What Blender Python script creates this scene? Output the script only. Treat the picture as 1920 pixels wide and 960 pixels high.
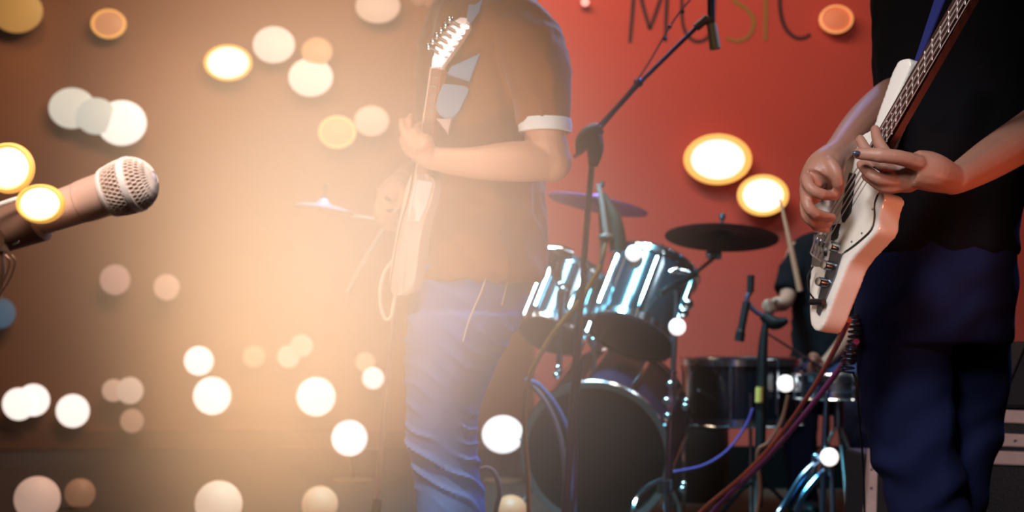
import bpy, bmesh, math, random
from mathutils import Vector, Matrix, noise
random.seed(7)
for o in list(bpy.data.objects): bpy.data.objects.remove(o)
S = bpy.context.scene
COL = S.collection
V = Vector
PI = math.pi
# ------------------------------------------------------------------ camera
F = 2600.0; CX = 960.0; HZ = 639.0; CH = 0.70       # focal length in px, horizon row, camera height
cam = bpy.data.cameras.new('camera'); camo = bpy.data.objects.new('camera', cam); COL.objects.link(camo)
camo.location = (0, 0, CH); camo.rotation_euler = (PI/2, 0, 0)
cam.sensor_width = 36; cam.lens = 36*F/1920; cam.shift_y = (HZ-480)/1920
cam.clip_start = .05; cam.clip_end = 60
cam.dof.use_dof = True; cam.dof.focus_distance = 2.05; cam.dof.aperture_fstop = cam.lens/1000/(2*0.0046)
S.camera = camo
def P(px, py, Y): return V(((px-CX)*Y/F, Y, CH+(HZ-py)*Y/F))
def lin(r, g, b, a=1):
    f = lambda c: (c/255/12.92) if c/255 <= .04045 else ((c/255+.055)/1.055)**2.4
    return (f(r), f(g), f(b), a)
# ------------------------------------------------------------------ world, exposure
S.view_settings.view_transform = 'Standard'; S.view_settings.look = 'None'
S.view_settings.exposure = 0.0; S.view_settings.gamma = 1.0; S.view_settings.use_curve_mapping = False
w = bpy.data.worlds.new('world'); S.world = w; w.use_nodes = True
w.node_tree.nodes['Background'].inputs[0].default_value = (.32, .27, .28, 1)
w.node_tree.nodes['Background'].inputs[1].default_value = .035
# ------------------------------------------------------------------ lamps off frame
def aim(o, tgt): o.rotation_euler = (V(tgt)-o.location).to_track_quat('-Z', 'Y').to_euler()
def spot(name, loc, tgt, col, power, ang=50, blend=.6, rad=.08):
    l = bpy.data.lights.new(name, 'SPOT'); l.energy = power; l.color = col; l.spot_size = math.radians(ang)
    l.spot_blend = blend; l.shadow_soft_size = rad
    o = bpy.data.objects.new(name, l); COL.objects.link(o); o.location = loc; aim(o, tgt); return o
def area(name, loc, tgt, col, power, sx=1, sy=1):
    l = bpy.data.lights.new(name, 'AREA'); l.energy = power; l.color = col; l.shape = 'RECTANGLE'; l.size = sx; l.size_y = sy
    o = bpy.data.objects.new(name, l); COL.objects.link(o); o.location = loc; aim(o, tgt); return o
spot('warm_stage_spot', (-1.1, 1.7, 3.6), (-.26, 2.3, .75), (1, .68, .44), 1380, 26, 1, .12)
spot('added_foot_fill', (-.55, 1.8, .05), (-.24, 2.3, .95), (1, .64, .40), 170, 55, 1, .10)  # added from the floor to even out the haze glow
area('red_wall_wash', (.0, 4.9, 3.2), (.8, 6.6, .9), (1, .80, .66), 52, 2.0, .5)
area('hall_wash', (-1.2, 6.4, 3.3), (-1.4, 9.0, 1.5), (1, .70, .46), 66, 2.0, .6)
spot('gold_wall_spot', (-2.9, 7.6, 3.2), P(30, 170, 8.99), (1, .62, .25), 26, 28, 1)
spot('tan_wall_spot', (-1.9, 7.4, 3.2), P(320, 190, 8.99), (1, .72, .42), 30, 30, 1)
spot('olive_wall_spot', (-2.8, 7.8, 3.4), P(60, 40, 8.99), (1, .78, .30), 14, 24, 1)
area('mic_light', (-.40, .85, 1.60), (-.40, 1.5, .85), (1, .88, .82), 20, .5, .4)
spot('bass_key', (-.1, .8, 2.0), (.66, 2.42, .93), (.95, .96, 1), 95, 25, .7, .12)
spot('orange_fill', (1.6, 1.7, .45), (.74, 2.4, .86), (1, .26, .13), 42, 34, .8, .1)
spot('added_strip_fill', (2.3, 2.0, 1.3), P(1930, 822, 3.35), (1, .86, .84), 55, 22, .8, .1)  # unseen fill added to brighten the pale amplifier strips
spot('blue_back_spot', (2.4, 4.6, 2.9), (.6, 2.9, .9), (.16, .30, 1), 200, 60, .5, .15)
spot('blue_rim_spot', (.9, 4.4, 2.9), (-.05, 3.0, .8), (.22, .42, 1), 200, 40, .5, .15)
area('teal_drum_light', (-.25, 4.3, 2.7), (.35, 5.25, .75), (.20, .75, 1), 36, .5, .5).data.spread = math.radians(75)
area('drum_white_light', (1.5, 3.9, 2.6), (.5, 5.2, .7), (.75, .93, 1), 12, .35, .35)
# ------------------------------------------------------------------ materials
MATS = {}
def M(name, col, rough=.5, metal=0, bump=0, bscale=60, var=.0, vscale=8, emit=None, estr=0, coat=0, spec=.5, sheen=0, trans=0):
    if name in MATS: return MATS[name]
    m = bpy.data.materials.new(name); m.use_nodes = True; nt = m.node_tree; b = nt.nodes['Principled BSDF']
    c = lin(*col); b.inputs['Base Color'].default_value = c
    b.inputs['Roughness'].default_value = rough; b.inputs['Metallic'].default_value = metal
    b.inputs['Specular IOR Level'].default_value = spec; b.inputs['Coat Weight'].default_value = coat
    b.inputs['Sheen Weight'].default_value = sheen; b.inputs['Transmission Weight'].default_value = trans
    tc = nt.nodes.new('ShaderNodeTexCoord')
    if var:
        n = nt.nodes.new('ShaderNodeTexNoise'); n.inputs['Scale'].default_value = vscale; n.inputs['Detail'].default_value = 4
        r = nt.nodes.new('ShaderNodeMix'); r.data_type = 'RGBA'
        r.inputs[6].default_value = tuple(x*(1-var) for x in c[:3])+(1,); r.inputs[7].default_value = tuple(min(1, x*(1+var)) for x in c[:3])+(1,)
        nt.links.new(tc.outputs['Object'], n.inputs['Vector']); nt.links.new(n.outputs['Fac'], r.inputs[0]); nt.links.new(r.outputs[2], b.inputs['Base Color'])
    if bump:
        n = nt.nodes.new('ShaderNodeTexNoise'); n.inputs['Scale'].default_value = bscale; n.inputs['Detail'].default_value = 3
        u = nt.nodes.new('ShaderNodeBump'); u.inputs['Strength'].default_value = bump; u.inputs['Distance'].default_value = .01
        nt.links.new(tc.outputs['Object'], n.inputs['Vector']); nt.links.new(n.outputs['Fac'], u.inputs['Height']); nt.links.new(u.outputs[0], b.inputs['Normal'])
    if emit: b.inputs['Emission Color'].default_value = lin(*emit); b.inputs['Emission Strength'].default_value = estr
    MATS[name] = m; return m
CHROME = M('chrome', (215, 222, 228), .16, 1)
DARKCHROME = M('dark_chrome', (120, 125, 135), .3, 1)
BLACKM = M('black_metal', (22, 22, 26), .4, .3)
BLACKP = M('black_plastic', (16, 15, 17), .45)
RUBBER = M('black_rubber', (12, 12, 12), .8)
# ------------------------------------------------------------------ scene helpers
OFF = {}
def thing(name, label, cat, loc, group=None):
    o = bpy.data.objects.new(name, None); COL.objects.link(o); o.location = loc; o.empty_display_size = .05
    o['label'] = label; o['category'] = cat
    if group: o['group'] = group
    OFF[o] = V(loc); return o
def obj(name, bm, mat, parent=None, label=None, cat=None, group=None, kind=None, smooth=True):
    if isinstance(bm, bmesh.types.BMesh):
        bmesh.ops.recalc_face_normals(bm, faces=bm.faces)
        me = bpy.data.meshes.new(name); bm.to_mesh(me); bm.free()
    else: me = bm; me.name = name
    if parent is None:
        xs = [v.co.x for v in me.vertices]; ys = [v.co.y for v in me.vertices]; zs = [v.co.z for v in me.vertices]
        off = V(((min(xs)+max(xs))/2, (min(ys)+max(ys))/2, min(zs)))
    else: off = OFF[parent]
    me.transform(Matrix.Translation(-off)); me.materials.clear(); me.materials.append(mat)
    if smooth:
        for p in me.polygons: p.use_smooth = True
        me.set_sharp_from_angle(angle=math.radians(38))
    o = bpy.data.objects.new(name, me); COL.objects.link(o)
    if parent is None: o.location = off
    else: o.parent = parent
    OFF[o] = off
    if label: o['label'] = label
    if cat: o['category'] = cat
    if group: o['group'] = group
    if kind: o['kind'] = kind
    return o
def nb(): return bmesh.new()
def frame(d):
    d = d.normalized(); u = V((0, 0, 1)) if abs(d.z) < .9 else V((1, 0, 0))
    a = d.cross(u).normalized(); return a, d.cross(a).normalized()
def rings(bm, rs, caps=True, close=False):
    rv = [[bm.verts.new(c) for c in r] for r in rs]; n = len(rv[0])
    for i in range(len(rv) if close else len(rv)-1):
        A, B = rv[i], rv[(i+1) % len(rv)]
        for k in range(n): bm.faces.new((A[k], A[(k+1) % n], B[(k+1) % n], B[k]))
    if caps and not close: bm.faces.new(rv[0][::-1]); bm.faces.new(rv[-1])
def spline(pts, n=8):
    pts = [tuple(p) for p in pts]
    if len(pts) < 3 or n < 2: return [V(p) for p in pts]
    out = []; q = [pts[0]]+pts+[pts[-1]]; d = len(pts[0])
    for i in range(1, len(q)-2):
        a, b, c, e = q[i-1:i+3]
        for k in range(n):
            t = k/n
            out.append(V([.5*(2*b[j]+(c[j]-a[j])*t+(2*a[j]-5*b[j]+4*c[j]-e[j])*t*t+(3*b[j]-a[j]-3*c[j]+e[j])*t**3) for j in range(d)]))
    out.append(V(pts[-1])); return out
def tube(bm, pts, r, seg=10, n=6, closed=False):
    """pts of Vectors; r a number or list; smooth path"""
    if isinstance(r, (int, float)): r = [r]*len(pts)
    q = spline([tuple(p)+(rr,) for p, rr in zip(pts, r)], n); rs = []; a = None
    for i, p in enumerate(q):
        c = V(p[:3]); nx = V(q[min(i+1, len(q)-1)][:3]); pv = V(q[max(i-1, 0)][:3]); d = (nx-pv)
        if d.length < 1e-9: d = V((0, 0, 1))
        d.normalize()
        if a is None: a, b = frame(d)
        else:
            a = (a-d*a.dot(d)); a = a.normalized() if a.length > 1e-6 else frame(d)[0]; b = d.cross(a)
        rs.append([c+(a*math.cos(t)+b*math.sin(t))*p[3] for t in [2*PI*k/seg for k in range(seg)]])
    rings(bm, rs); return bm
def cyl(bm, p0, p1, r0, r1=None, seg=20): 
    r1 = r0 if r1 is None else r1; p0 = V(p0); p1 = V(p1); a, b = frame(p1-p0)
    rings(bm, [[p+(a*math.cos(2*PI*k/seg)+b*math.sin(2*PI*k/seg))*r for k in range(seg)] for p, r in ((p0, r0), (p1, r1))]); return bm
def lathe(bm, prof, p0, axis, seg=28, closed=False):
    """prof: (r, h) along axis from p0"""
    p0 = V(p0); d = V(axis).normalized(); a, b = frame(d)
    rs = [[p0+d*h+(a*math.cos(2*PI*k/seg)+b*math.sin(2*PI*k/seg))*max(r, 1e-4) for k in range(seg)] for r, h in prof]
    rings(bm, rs, close=closed); return bm
def ball(bm, c, r, sc=(1, 1, 1), u=16, v=10, rot=None):
    m = Matrix.Translation(c) @ (rot.to_4x4() if rot else Matrix()) @ Matrix.Diagonal((r*sc[0], r*sc[1], r*sc[2], 1))
    bmesh.ops.create_uvsphere(bm, u_segments=u, v_segments=v, radius=1, matrix=m); return bm
def box(bm, c, dim, rot=None, bev=0):
    m = Matrix.Translation(c) @ (rot.to_4x4() if rot else Matrix()) @ Matrix.Diagonal((*dim, 1))
    g = bmesh.ops.create_cube(bm, size=1, matrix=m)
    if bev: bmesh.ops.bevel(bm, geom=list({e for v in g['verts'] for e in v.link_edges}), offset=bev, segments=2, affect='EDGES')
    return bm
def prism(bm, pts, d, bev=0, bseg=2):
    """closed polygon of Vectors extruded by vector d"""
    a = [bm.verts.new(p) for p in pts]; b = [bm.verts.new(p+d) for p in pts]; n = len(pts)
    f1 = bm.faces.new(a); f2 = bm.faces.new(b[::-1])
    for k in range(n): bm.faces.new((a[k], b[k], b[(k+1) % n], a[(k+1) % n]))
    if bev:
        bmesh.ops.bevel(bm, geom=list(f1.edges)+list(f2.edges), offset=bev, segments=bseg, affect='EDGES')
    return bm
def loft(bm, secs, seg=28, n=5):
    """secs: (centre, half x, half y, [tilt dz/dx]) horizontal ellipses"""
    q = spline([tuple(s[0])+(s[1], s[2], s[3] if len(s) > 3 else 0) for s in secs], n)
    rings(bm, [[V((p[0]+p[3]*math.cos(t), p[1]+p[4]*math.sin(t), p[2]+p[5]*p[3]*math.cos(t))) for t in [2*PI*k/seg for k in range(seg)]] for p in q]); return bm
def remesh(bm, vox, smooth=4, disp=None):
    me = bpy.data.meshes.new('t'); bmesh.ops.recalc_face_normals(bm, faces=bm.faces); bm.to_mesh(me); bm.free()
    o = bpy.data.objects.new('t', me); COL.objects.link(o)
    r = o.modifiers.new('r', 'REMESH'); r.mode = 'VOXEL'; r.voxel_size = vox
    if smooth: s = o.modifiers.new('s', 'SMOOTH'); s.iterations = smooth; s.factor = .5
    dg = bpy.context.evaluated_depsgraph_get(); out = bpy.data.meshes.new_from_object(o.evaluated_get(dg))
    bpy.data.objects.remove(o)
    if disp:
        ns = [v.normal.copy() for v in out.vertices]
        for v, nn in zip(out.vertices, ns): v.co += nn*disp(v.co, nn)
    return out
def struct(name, bm, mat, parent=None, smooth=False):
    return obj(name, bm, mat, parent, kind='structure' if parent is None else None, smooth=smooth)
# ------------------------------------------------------------------ the setting
WY = 6.6
FLOORM = M('stage_floor_dark', (50, 31, 21), .85, 0, .1, 30, .3, 3)
REDW = M('red_painted_wall', (188, 66, 50), .85, 0, .06, 40, .06, 2)
HALLW = M('brown_plaster', (132, 84, 58), .9, 0, .1, 20, .15, .7)
struct('floor', box(nb(), (0, 4.2, -.05), (12, 12, .1)), FLOORM)
xl = P(1003, 0, WY).x
wall = struct('wall_back', box(nb(), ((xl+5)/2, WY+.1, 1.9), (5-xl, .2, 3.8)), REDW)
struct('baseboard_back', box(nb(), ((xl+5)/2, WY-.02, .10), (5-xl, .04, .20), bev=.004), M('black_skirting', (7, 6, 6), .8, spec=.1))
hall = struct('wall_left', box(nb(), (-1.2, 9.1, 1.9), (9, .2, 3.8)), HALLW)
struct('baseboard_left', box(nb(), (-1.2, 8.98, .06), (9, .04, .12)), M('dark_brown_skirting', (104, 66, 46), .9))
struct('ceiling', box(nb(), (0, 6.6, 3.85), (12, 7, .1)), M('dark_ceiling', (40, 30, 26), .9))
# lettering painted on the red wall: MUSIC
INK = M('brown_brush_paint', (70, 24, 20), .8); INKG = M('glow_tinted_brush_paint', (142, 96, 38), .8)  # olive ink: bokeh glow over S and I put into the paint colour
def stroke(pts, wpx, mat):
    bm = nb(); q = spline([P(x, y, WY) for x, y in pts], 6); h = wpx*WY/F/2; top = []; bot = []
    for i, p in enumerate(q):
        d = (q[min(i+1, len(q)-1)]-q[max(i-1, 0)]).normalized(); nn = V((-d.z, 0, d.x)); k = h*(.75+.35*math.sin(2.6*i/len(q)+.5))
        top.append(p+nn*k); bot.append(p-nn*k)
    rings(bm, [[V((t.x, WY-.004, t.z)), V((b.x, WY-.004, b.z)), V((b.x, WY+.002, b.z)), V((t.x, WY+.002, t.z))] for t, b in zip(top, bot)])
    return bm
def letter(lb, strokes, wpx, mat):
    bm = nb()
    for s in strokes:
        t = stroke(s, wpx, mat); me = bpy.data.meshes.new('t'); t.to_mesh(me); t.free(); bm.from_mesh(me); bpy.data.meshes.remove(me)
    obj('letter', bm, mat, wall, lb, smooth=False)
letter('brown brush letter M', [[(1181, 80), (1186, 20), (1192, -60)], [(1192, -60), (1203, 0), (1218, 55)], [(1218, 55), (1236, 5), (1254, -60)], [(1254, -60), (1250, 10), (1247, 78)]], 7, INK)
letter('brown brush letter U', [[(1280, -50), (1278, 20), (1284, 58), (1300, 76), (1318, 76), (1332, 60), (1338, 20), (1340, -50)]], 6, INK)
letter('brush letter S tinted olive by bokeh glow', [[(1412, -60), (1385, -55), (1370, -30), (1376, 0), (1400, 18), (1413, 40), (1405, 66), (1385, 77), (1362, 72)]], 7, INKG)
letter('brush letter I tinted olive by bokeh glow', [[(1437, -50), (1436, 0), (1435, 76)]], 7, INKG)
letter('brown brush letter C', [[(1510, -60), (1480, -55), (1464, -20), (1463, 20), (1472, 52), (1490, 70), (1508, 71), (1519, 64)]], 7, INK)
# ------------------------------------------------------------------ round lamps
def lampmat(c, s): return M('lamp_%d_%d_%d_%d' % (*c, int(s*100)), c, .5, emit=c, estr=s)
RIMM = M('lamp_rim_brown', (120, 84, 58), .6)
def lamp(px, py, r, c, s, lb, Y=8.98, stand=False, ex=1, rim=None, rw=.14, grp=None, back=.10):
    t = thing('round_lamp', lb, 'lamp', P(px, py, Y), grp); p = P(px, py, Y); R = r*Y/F
    def tr(bm): # stretch sideways
        for v in bm.verts: v.co.x = p.x+(v.co.x-p.x)*ex
        return bm
    Ri = R*(1-rw) if rim else R
    if stand:
        obj('stand_pole', tube(nb(), [p+V((0, -.03, -R*.7)), V((p.x, Y, .01))], .008, 8, 1), RIMM, t); obj('stand_base', lathe(nb(), [(.10, 0), (.10, .01), (.02, .02)], (p.x, Y, 0), (0, 0, 1), 24), RIMM, t)
    obj('housing', tr(lathe(nb(), [(R*.55, 0), (R*.8, -back*.6), (R*.97, -back)], p, (0, 1, 0), 32)), RIMM, t)
    d = p+V((0, -back, 0))
    obj('lens', tr(lathe(nb(), [(Ri, .006), (Ri*.99, -.004), (Ri*.8, -R*.10), (Ri*.45, -R*.17), (Ri*.1, -R*.2), (0, -R*.2)], d, (0, 1, 0), 36)), lampmat(c, s), t)
    if rim: obj('rim', tr(lathe(nb(), [(Ri, .01), (R, .01), (R, -.012), (Ri, -.014)], d, (0, 1, 0), 36, closed=True)), lampmat(rim, .9), t)
    return t
W_ = (255, 240, 232)
G1 = 'bright round lamps low on the hall wall'; G2 = 'faint round lamps low on the hall wall'; G3 = 'pale lamps high on the hall wall'
for a in ((48, 756, 30, 'left half of the overlapping lamp pair at the far lower left'), (73, 749, 30, 'right half of the overlapping lamp pair at the far lower left'),
          (146, 769, 31, 'bright round lamp just right of the overlapping lamp pair'), (381, 676, 27, 'upper of two bright lamps stacked left of the guitarist'),
          (404, 741, 35, 'lower and larger of the two stacked bright lamps'), (598, 742, 36, 'big bright lamp left of the guitarist thigh'),
          (703, 708, 20, 'smallest bright lamp beside the thin mic stand pole'), (661, 818, 33, 'bright lamp low beside the thin mic stand pole'),
          (943, 812, 35, 'bright lamp between the guitarist knee and yellow cable')):
    lamp(a[0], a[1], a[2], W_, 1.0, a[3], grp=G1, ex=1.1 if a[0] == 943 else 1, back=.10+.0006*a[0] % .04, **(dict(Y=6.9, stand=True) if a[0] in (661, 943) else {}))
for a in ((222, 731, 21, (200, 165, 145), .5, 'dull round lamp, left of a touching faint pair'), (254, 731, 25, (212, 185, 168), .5, 'dull round lamp, right of a touching faint pair'),
          (258, 787, 22, (176, 138, 116), .45, 'dull brown lamp under the touching faint pair'), (482, 668, 20, (205, 160, 125), .45, 'very faint tan lamp between bright lamps and glow'),
          (546, 668, 21, (225, 195, 175), .5, 'faint pinkish lamp, lower left of a pair in the glow'), (571, 648, 21, (222, 190, 165), .45, 'faint pinkish lamp, upper right of a pair in the glow'),
          (688, 678, 18, (222, 175, 140), .45, 'faint tan lamp above the smallest bright lamp'), (225, 526, 28, (178, 140, 130), .5, 'faint lavender lamp below the singer microphone'),
          (322, 540, 24, (200, 160, 140), .5, 'faint lavender lamp lower right of the singer microphone'), (12, 588, 28, (72, 100, 125), .4, 'dim blue lamp at the left picture edge')):
    lamp(a[0], a[1], a[2], a[3], a[4], a[5], grp=G2, back=.10+.0006*a[0] % .04)
for a in ((435, 125, 33, (255, 243, 232), 1, 1.33, (235, 170, 80), 'brightest oval lamp high on the hall wall with amber rim'),
          (213, 52, 27, (186, 130, 92), .5, 1.2, (205, 150, 80), 'tan oval lamp at the upper left'), (637, 253, 30, (212, 160, 105), .5, 1.15, (225, 175, 105), 'faint tan lamp left of the fretting hand'),
          (145, 208, 38, (190, 190, 180), .75, 1.15, None, 'grey white lamp, left of three above the microphone'), (192, 224, 34, (180, 185, 178), .75, 1.1, None, 'grey white lamp, middle of three above the microphone'),
          (238, 236, 42, (228, 226, 220), .9, 1.1, None, 'pale lamp, right and brightest of three above the microphone'),
          (520, 92, 34, (205, 188, 178), .75, 1.15, None, 'pale lamp right of the brightest oval lamp'), (588, 152, 36, (215, 198, 186), .8, 1.15, None, 'pale lamp lower right of another pale lamp'),
          (600, 105, 26, (190, 142, 100), .5, 1.1, None, 'dull tan lamp above the pair of pale lamps'), (700, 232, 28, (208, 172, 150), .6, 1.15, None, 'pinkish lamp left of the guitarist shoulder'),
          (712, 20, 32, (180, 155, 140), .55, 1.3, None, 'greyish oval lamp at the top edge left of the guitarist'), (45, 30, 40, (168, 128, 72), .45, 1.2, None, 'olive gold lamp at the top left corner')):
    lamp(a[0], a[1], a[2], a[3], a[4], a[7], ex=a[5], rim=a[6], grp=G3, back=.10+.0006*a[0] % .04)
# on the red wall
lamp(1342, 302, 47, (250, 225, 222), 1, 'large oval lamp with yellow rim on the red wall', Y=WY, ex=1.34, rim=(240, 165, 78), rw=.2, back=.06)
lamp(1424, 370, 38, (255, 246, 232), 1.1, 'oval lamp lower right of the large one on red wall', Y=WY, ex=1.24, rim=(240, 172, 84), rw=.2, back=.09)
lamp(1563, 41, 26, (205, 110, 70), .45, 'dull orange lamp with tan rim beside the wall lettering', Y=WY, ex=1.2, rim=(215, 140, 85), rw=.12, back=.05)
lamp(1096, 8, 8, (235, 160, 150), .7, 'tiny pink lamp at the top of the red wall', Y=WY, back=.04)
# lamps standing on the hall floor
for (px, py, r, c, lb) in ((70, 935, 42, (215, 175, 155), 'pinkish floor lamp at the bottom left corner'), (150, 925, 28, (140, 98, 72), 'dull brown floor lamp beside the corner one'),
                           (410, 945, 44, (235, 205, 180), 'cream floor lamp at the bottom left of centre'), (600, 945, 34, (205, 160, 125), 'tan floor lamp left of the thin stand base'),
                           (958, 960, 32, (190, 130, 95), 'brown floor lamp at the bottom beside the yellow cable')):
    Yf = 1820/(py+r*1.05-639); R = r*Yf/F; p = P(px, py, Yf); t = thing('floor_lamp', lb, 'lamp', (p.x, Yf, 0), 'round floor lamps')
    obj('base', lathe(nb(), [(R*.7, 0), (R*.7, .012), (R*.3, .02), (R*.25, max(.03, p.z-R*.8))], (p.x, Yf, 0), (0, 0, 1)), RIMM, t)
    obj('globe', ball(nb(), p, R, u=28, v=18), lampmat(c, .55), t)
# ------------------------------------------------------------------ singer microphone, left
MICB = M('veiled_mic_metal', (205, 165, 145), .45, 0); MICW = M('veiled_grille_wire', (246, 226, 210), .5, 0); MICBAND = M('veiled_band', (240, 226, 216), .35)  # whitish veil over the microphone is put into these pale colours
CAPFOAM = M('tan_foam', (176, 124, 96), .9, 0, .5, 300)
MY = 1.5
cb = P(246, 347, MY); ax = (P(246, 347, MY)-P(60, 406, MY)+V((0, -.015, 0))).normalized(); RB = 52*MY/F
mic = thing('vocal_microphone', 'pale handheld vocal microphone with round wire mesh head, pointing right', 'microphone', P(-60, 470, MY))
ma, mb_ = frame(ax)
def mp(r, h, t): return cb+ax*h+(ma*math.cos(t)+mb_*math.sin(t))*r
g = nb()
def gp(s, t):   # s from -1 (band) .. 1 (tip) on the squashed head
    z = s; h = z*RB*.95; rr = RB*math.sqrt(max(0, 1-z*z)); 
    if z < 0: rr = RB*(1-.14*z*z)
    return mp(rr*1.0, h, t)
N = 36
for fam in (1, -1):
    for k in range(N):
        q = []
        for i in range(15):
            z = -.86+1.84*i/14; z = min(z, .975); q.append(gp(z, 2*PI*k/N+fam*.75*(i/14)*1.3))
        tube(g, q, .00062, 5, 1)
wm = obj('wire_grille', g, MICW, mic, kind='stuff')
obj('inner_foam', (lambda b: lathe(b, [(RB*.8, -RB*.8), (RB*.93, -RB*.3), (RB*.95, 0), (RB*.9, RB*.35), (RB*.65, RB*.68), (RB*.3, RB*.88), (0, RB*.92)], cb, ax, 36))(nb()), CAPFOAM, mic)
obj('grille_cap', lathe(nb(), [(RB*.24, RB*.90), (RB*.16, RB*.945), (0, RB*.96)], cb, ax, 24), MICW, mic)
obj('middle_band', lathe(nb(), [(RB*.97, -.004), (RB*1.03, -.0035), (RB*1.045, 0), (RB*1.03, .0035), (RB*.97, .004)], cb+ax*.002, ax, 44), MICBAND, mic)
obj('grille_collar', lathe(nb(), [(RB*.80, -RB*.98), (RB*.88, -RB*.95), (RB*.93, -RB*.82), (RB*.86, -RB*.74)], cb, ax, 44), MICBAND, mic)
def bodyp(h): return cb-ax*h
obj('handle', lathe(nb(), [(RB*.80, -RB*.96), (RB*.79, -RB*1.6), (RB*.76, -RB*1.98)], cb, ax, 40), MICB, mic)
obj('grip', lathe(nb(), [(RB*.755, -RB*2.0), (RB*.74, -RB*2.1), (RB*.64, -RB*4.4), (RB*.5, -RB*6.6), (RB*.44, -RB*7)], cb, ax, 40), MICB, mic)
cl = thing('boom_stand', 'bronze microphone stand arm at the far left holding the singer microphone', 'microphone stand', P(-70, 640, MY).xy.to_3d())
BR = M('bronze_metal', (96, 66, 48), .4, .6)
obj('clip', lathe(nb(), [(RB*.76, -RB*3.6), (RB*.9, -RB*3.7), (RB*.82, -RB*5.4), (RB*.66, -RB*5.4)], cb, ax, 32), M('tan_rubber', (128, 92, 72), .6), cl)
obj('clip_rail', tube(nb(), [P(90, 356, MY-.02), P(35, 372, MY-.02), P(-20, 390, MY-.02)], .0026, 8), MICBAND, cl)
c0 = P(-12, 452, MY+.005)
obj('swivel', (lambda b: (cyl(b, c0+V((0, -.012, 0)), c0+V((0, .012, 0)), .016), cyl(b, c0, P(28, 402, MY+.004), .008))[0])(nb()), BR, cl)
obj('swivel_screw', tube(nb(), [P(24, 458, MY-.02), P(31, 455, MY-.02), P(36, 450, MY-.02)], .0011, 6), CHROME, cl)
obj('arm_tube', tube(nb(), [c0, P(-5, 520, MY), P(-30, 610, MY), P(-70, 720, MY)], .0085, 12), BR, cl)
for dx in (0, 12): obj('arm_spring', tube(nb(), [P(10+dx, 478, MY-.012), P(19+dx*.8, 492, MY-.012), P(8+dx*.8, 525, MY-.012), P(-12, 570, MY-.012)], .0014, 6), BR, cl)
pz = P(-70, 720, MY)
obj('pole', tube(nb(), [pz+V((0, 0, .03)), V((pz.x, pz.y, 0.02))], .011, 12), BR, cl)
obj('base', lathe(nb(), [(.13, 0), (.13, .012), (.02, .03)], (pz.x, pz.y, 0), (0, 0, 1)), BR, cl)
# two yellow-rimmed lamps near the microphone
def clamp_lamp(px, py, r, ex, Y, lb, stem):
    p = P(px, py, Y); R = r*Y/F; t = thing('clamp_lamp', lb, 'lamp', p)
    def tr(bm):
        for v in bm.verts: v.co.x = p.x+(v.co.x-p.x)*ex
        return bm
    obj('lens', tr(lathe(nb(), [(R*.8, 0), (R*.74, -.003), (R*.4, -.006), (0, -.007)], p, (0, 1, 0), 40)), lampmat((255, 240, 232), 1.0), t)
    obj('rim', tr(lathe(nb(), [(R*.8, -.003), (R*.88, -.005), (R*.97, -.003), (R, .002), (R*.9, .004), (R*.8, .003)], p, (0, 1, 0), 40, closed=True)), lampmat((238, 172, 84), .85), t)
    obj('clamp', tube(nb(), [p+V((0, .002, 0)), (p+stem)/2+V((0, .004, 0)), stem], .004, 8), BR, t)
clamp_lamp(76, 382, 37, 1.25, MY-.035, 'bright oval lamp with amber rim in front of the microphone handle', P(76, 395, MY-.005))
clamp_lamp(16, 315, 48, 1.02, MY+.02, 'round amber rimmed lamp cut by the left edge above microphone', P(-60, 400, MY+.02))
# ------------------------------------------------------------------ persons
SKIN = M('skin', (206, 156, 128), .5, 0, .05, 120, .08, 20, sheen=.1)
SKIN2 = M('skin_tan', (164, 116, 98), .5, 0, .05, 120, .08, 20)
HAIR = M('black_hair', (18, 14, 13), .5, 0, .6, 90)
def head(bm, c, face, s=1.0):
    """c centre, face unit vector horizontally: skull, jaw, nose, ears, lips, brow"""
    f = V(face).normalized(); sd = V((-f.y, f.x, 0)); up = V((0, 0, 1)); R = Matrix((sd, f, up)).transposed()
    ball(bm, c+up*.03*s-f*.008, .1*s, (.78, .98, .92), 20, 14, R)
    ball(bm, c-up*.045*s+f*.028*s, .065*s, (.86, .85, 1), 16, 10, R)
    ball(bm, c-up*.088*s+f*.062*s, .026*s, (1.15, .8, .8), 12, 8, R)
    tube(bm, [c+up*.018*s+f*.09*s, c-up*.005*s+f*.105*s, c-up*.022*s+f*.108*s], [.009*s, .011*s, .015*s], 8, 2)
    ball(bm, c-up*.052*s+f*.088*s, .02*s, (1.2, .45, .35), 12, 8, R)
    for k in (1, -1):
        ball(bm, c+sd*k*.077*s+up*.0*s, .03*s, (.3, .6, 1), 10, 8, R)
        ball(bm, c+sd*k*.031*s+up*.033*s+f*.082*s, .018*s, (1.3, .5, .35), 10, 6, R)
def headparts(root, c, face, s=1.0):
    f = V(face).normalized(); sd = V((-f.y, f.x, 0)); up = V((0, 0, 1)); R = Matrix((sd, f, up)).transposed()
    b = nb(); ball(b, c+up*.055*s-f*.02*s, .108*s, (.8, .96, .88), 24, 16, R); ball(b, c+up*.0*s-f*.055*s, .08*s, (.95, .7, 1), 16, 10, R)
    obj('hair', remesh(b, .006, 2, lambda co, n: .003*noise.noise(co*60)), HAIR, root)
    b = nb()
    for k in (1, -1): ball(b, c+sd*k*.031*s+up*.018*s+f*.083*s, .0115*s)
    obj('eyes', b, M('eye', (60, 45, 40), .2), root)
def wr(amp, sc=(1, 1, 1), fr=14):
    def d(co, n):
        q = V((co.x*sc[0], co.y*sc[1], co.z*sc[2]))*fr
        q += V((noise.noise(co*9), noise.noise(co*9+V((5, 5, 5))), noise.noise(co*9+V((9, 1, 4)))))*.9
        return amp*(1-2*abs(noise.noise(q)))*.8+amp*.3*noise.noise(q*2.3)
    return d
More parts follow.
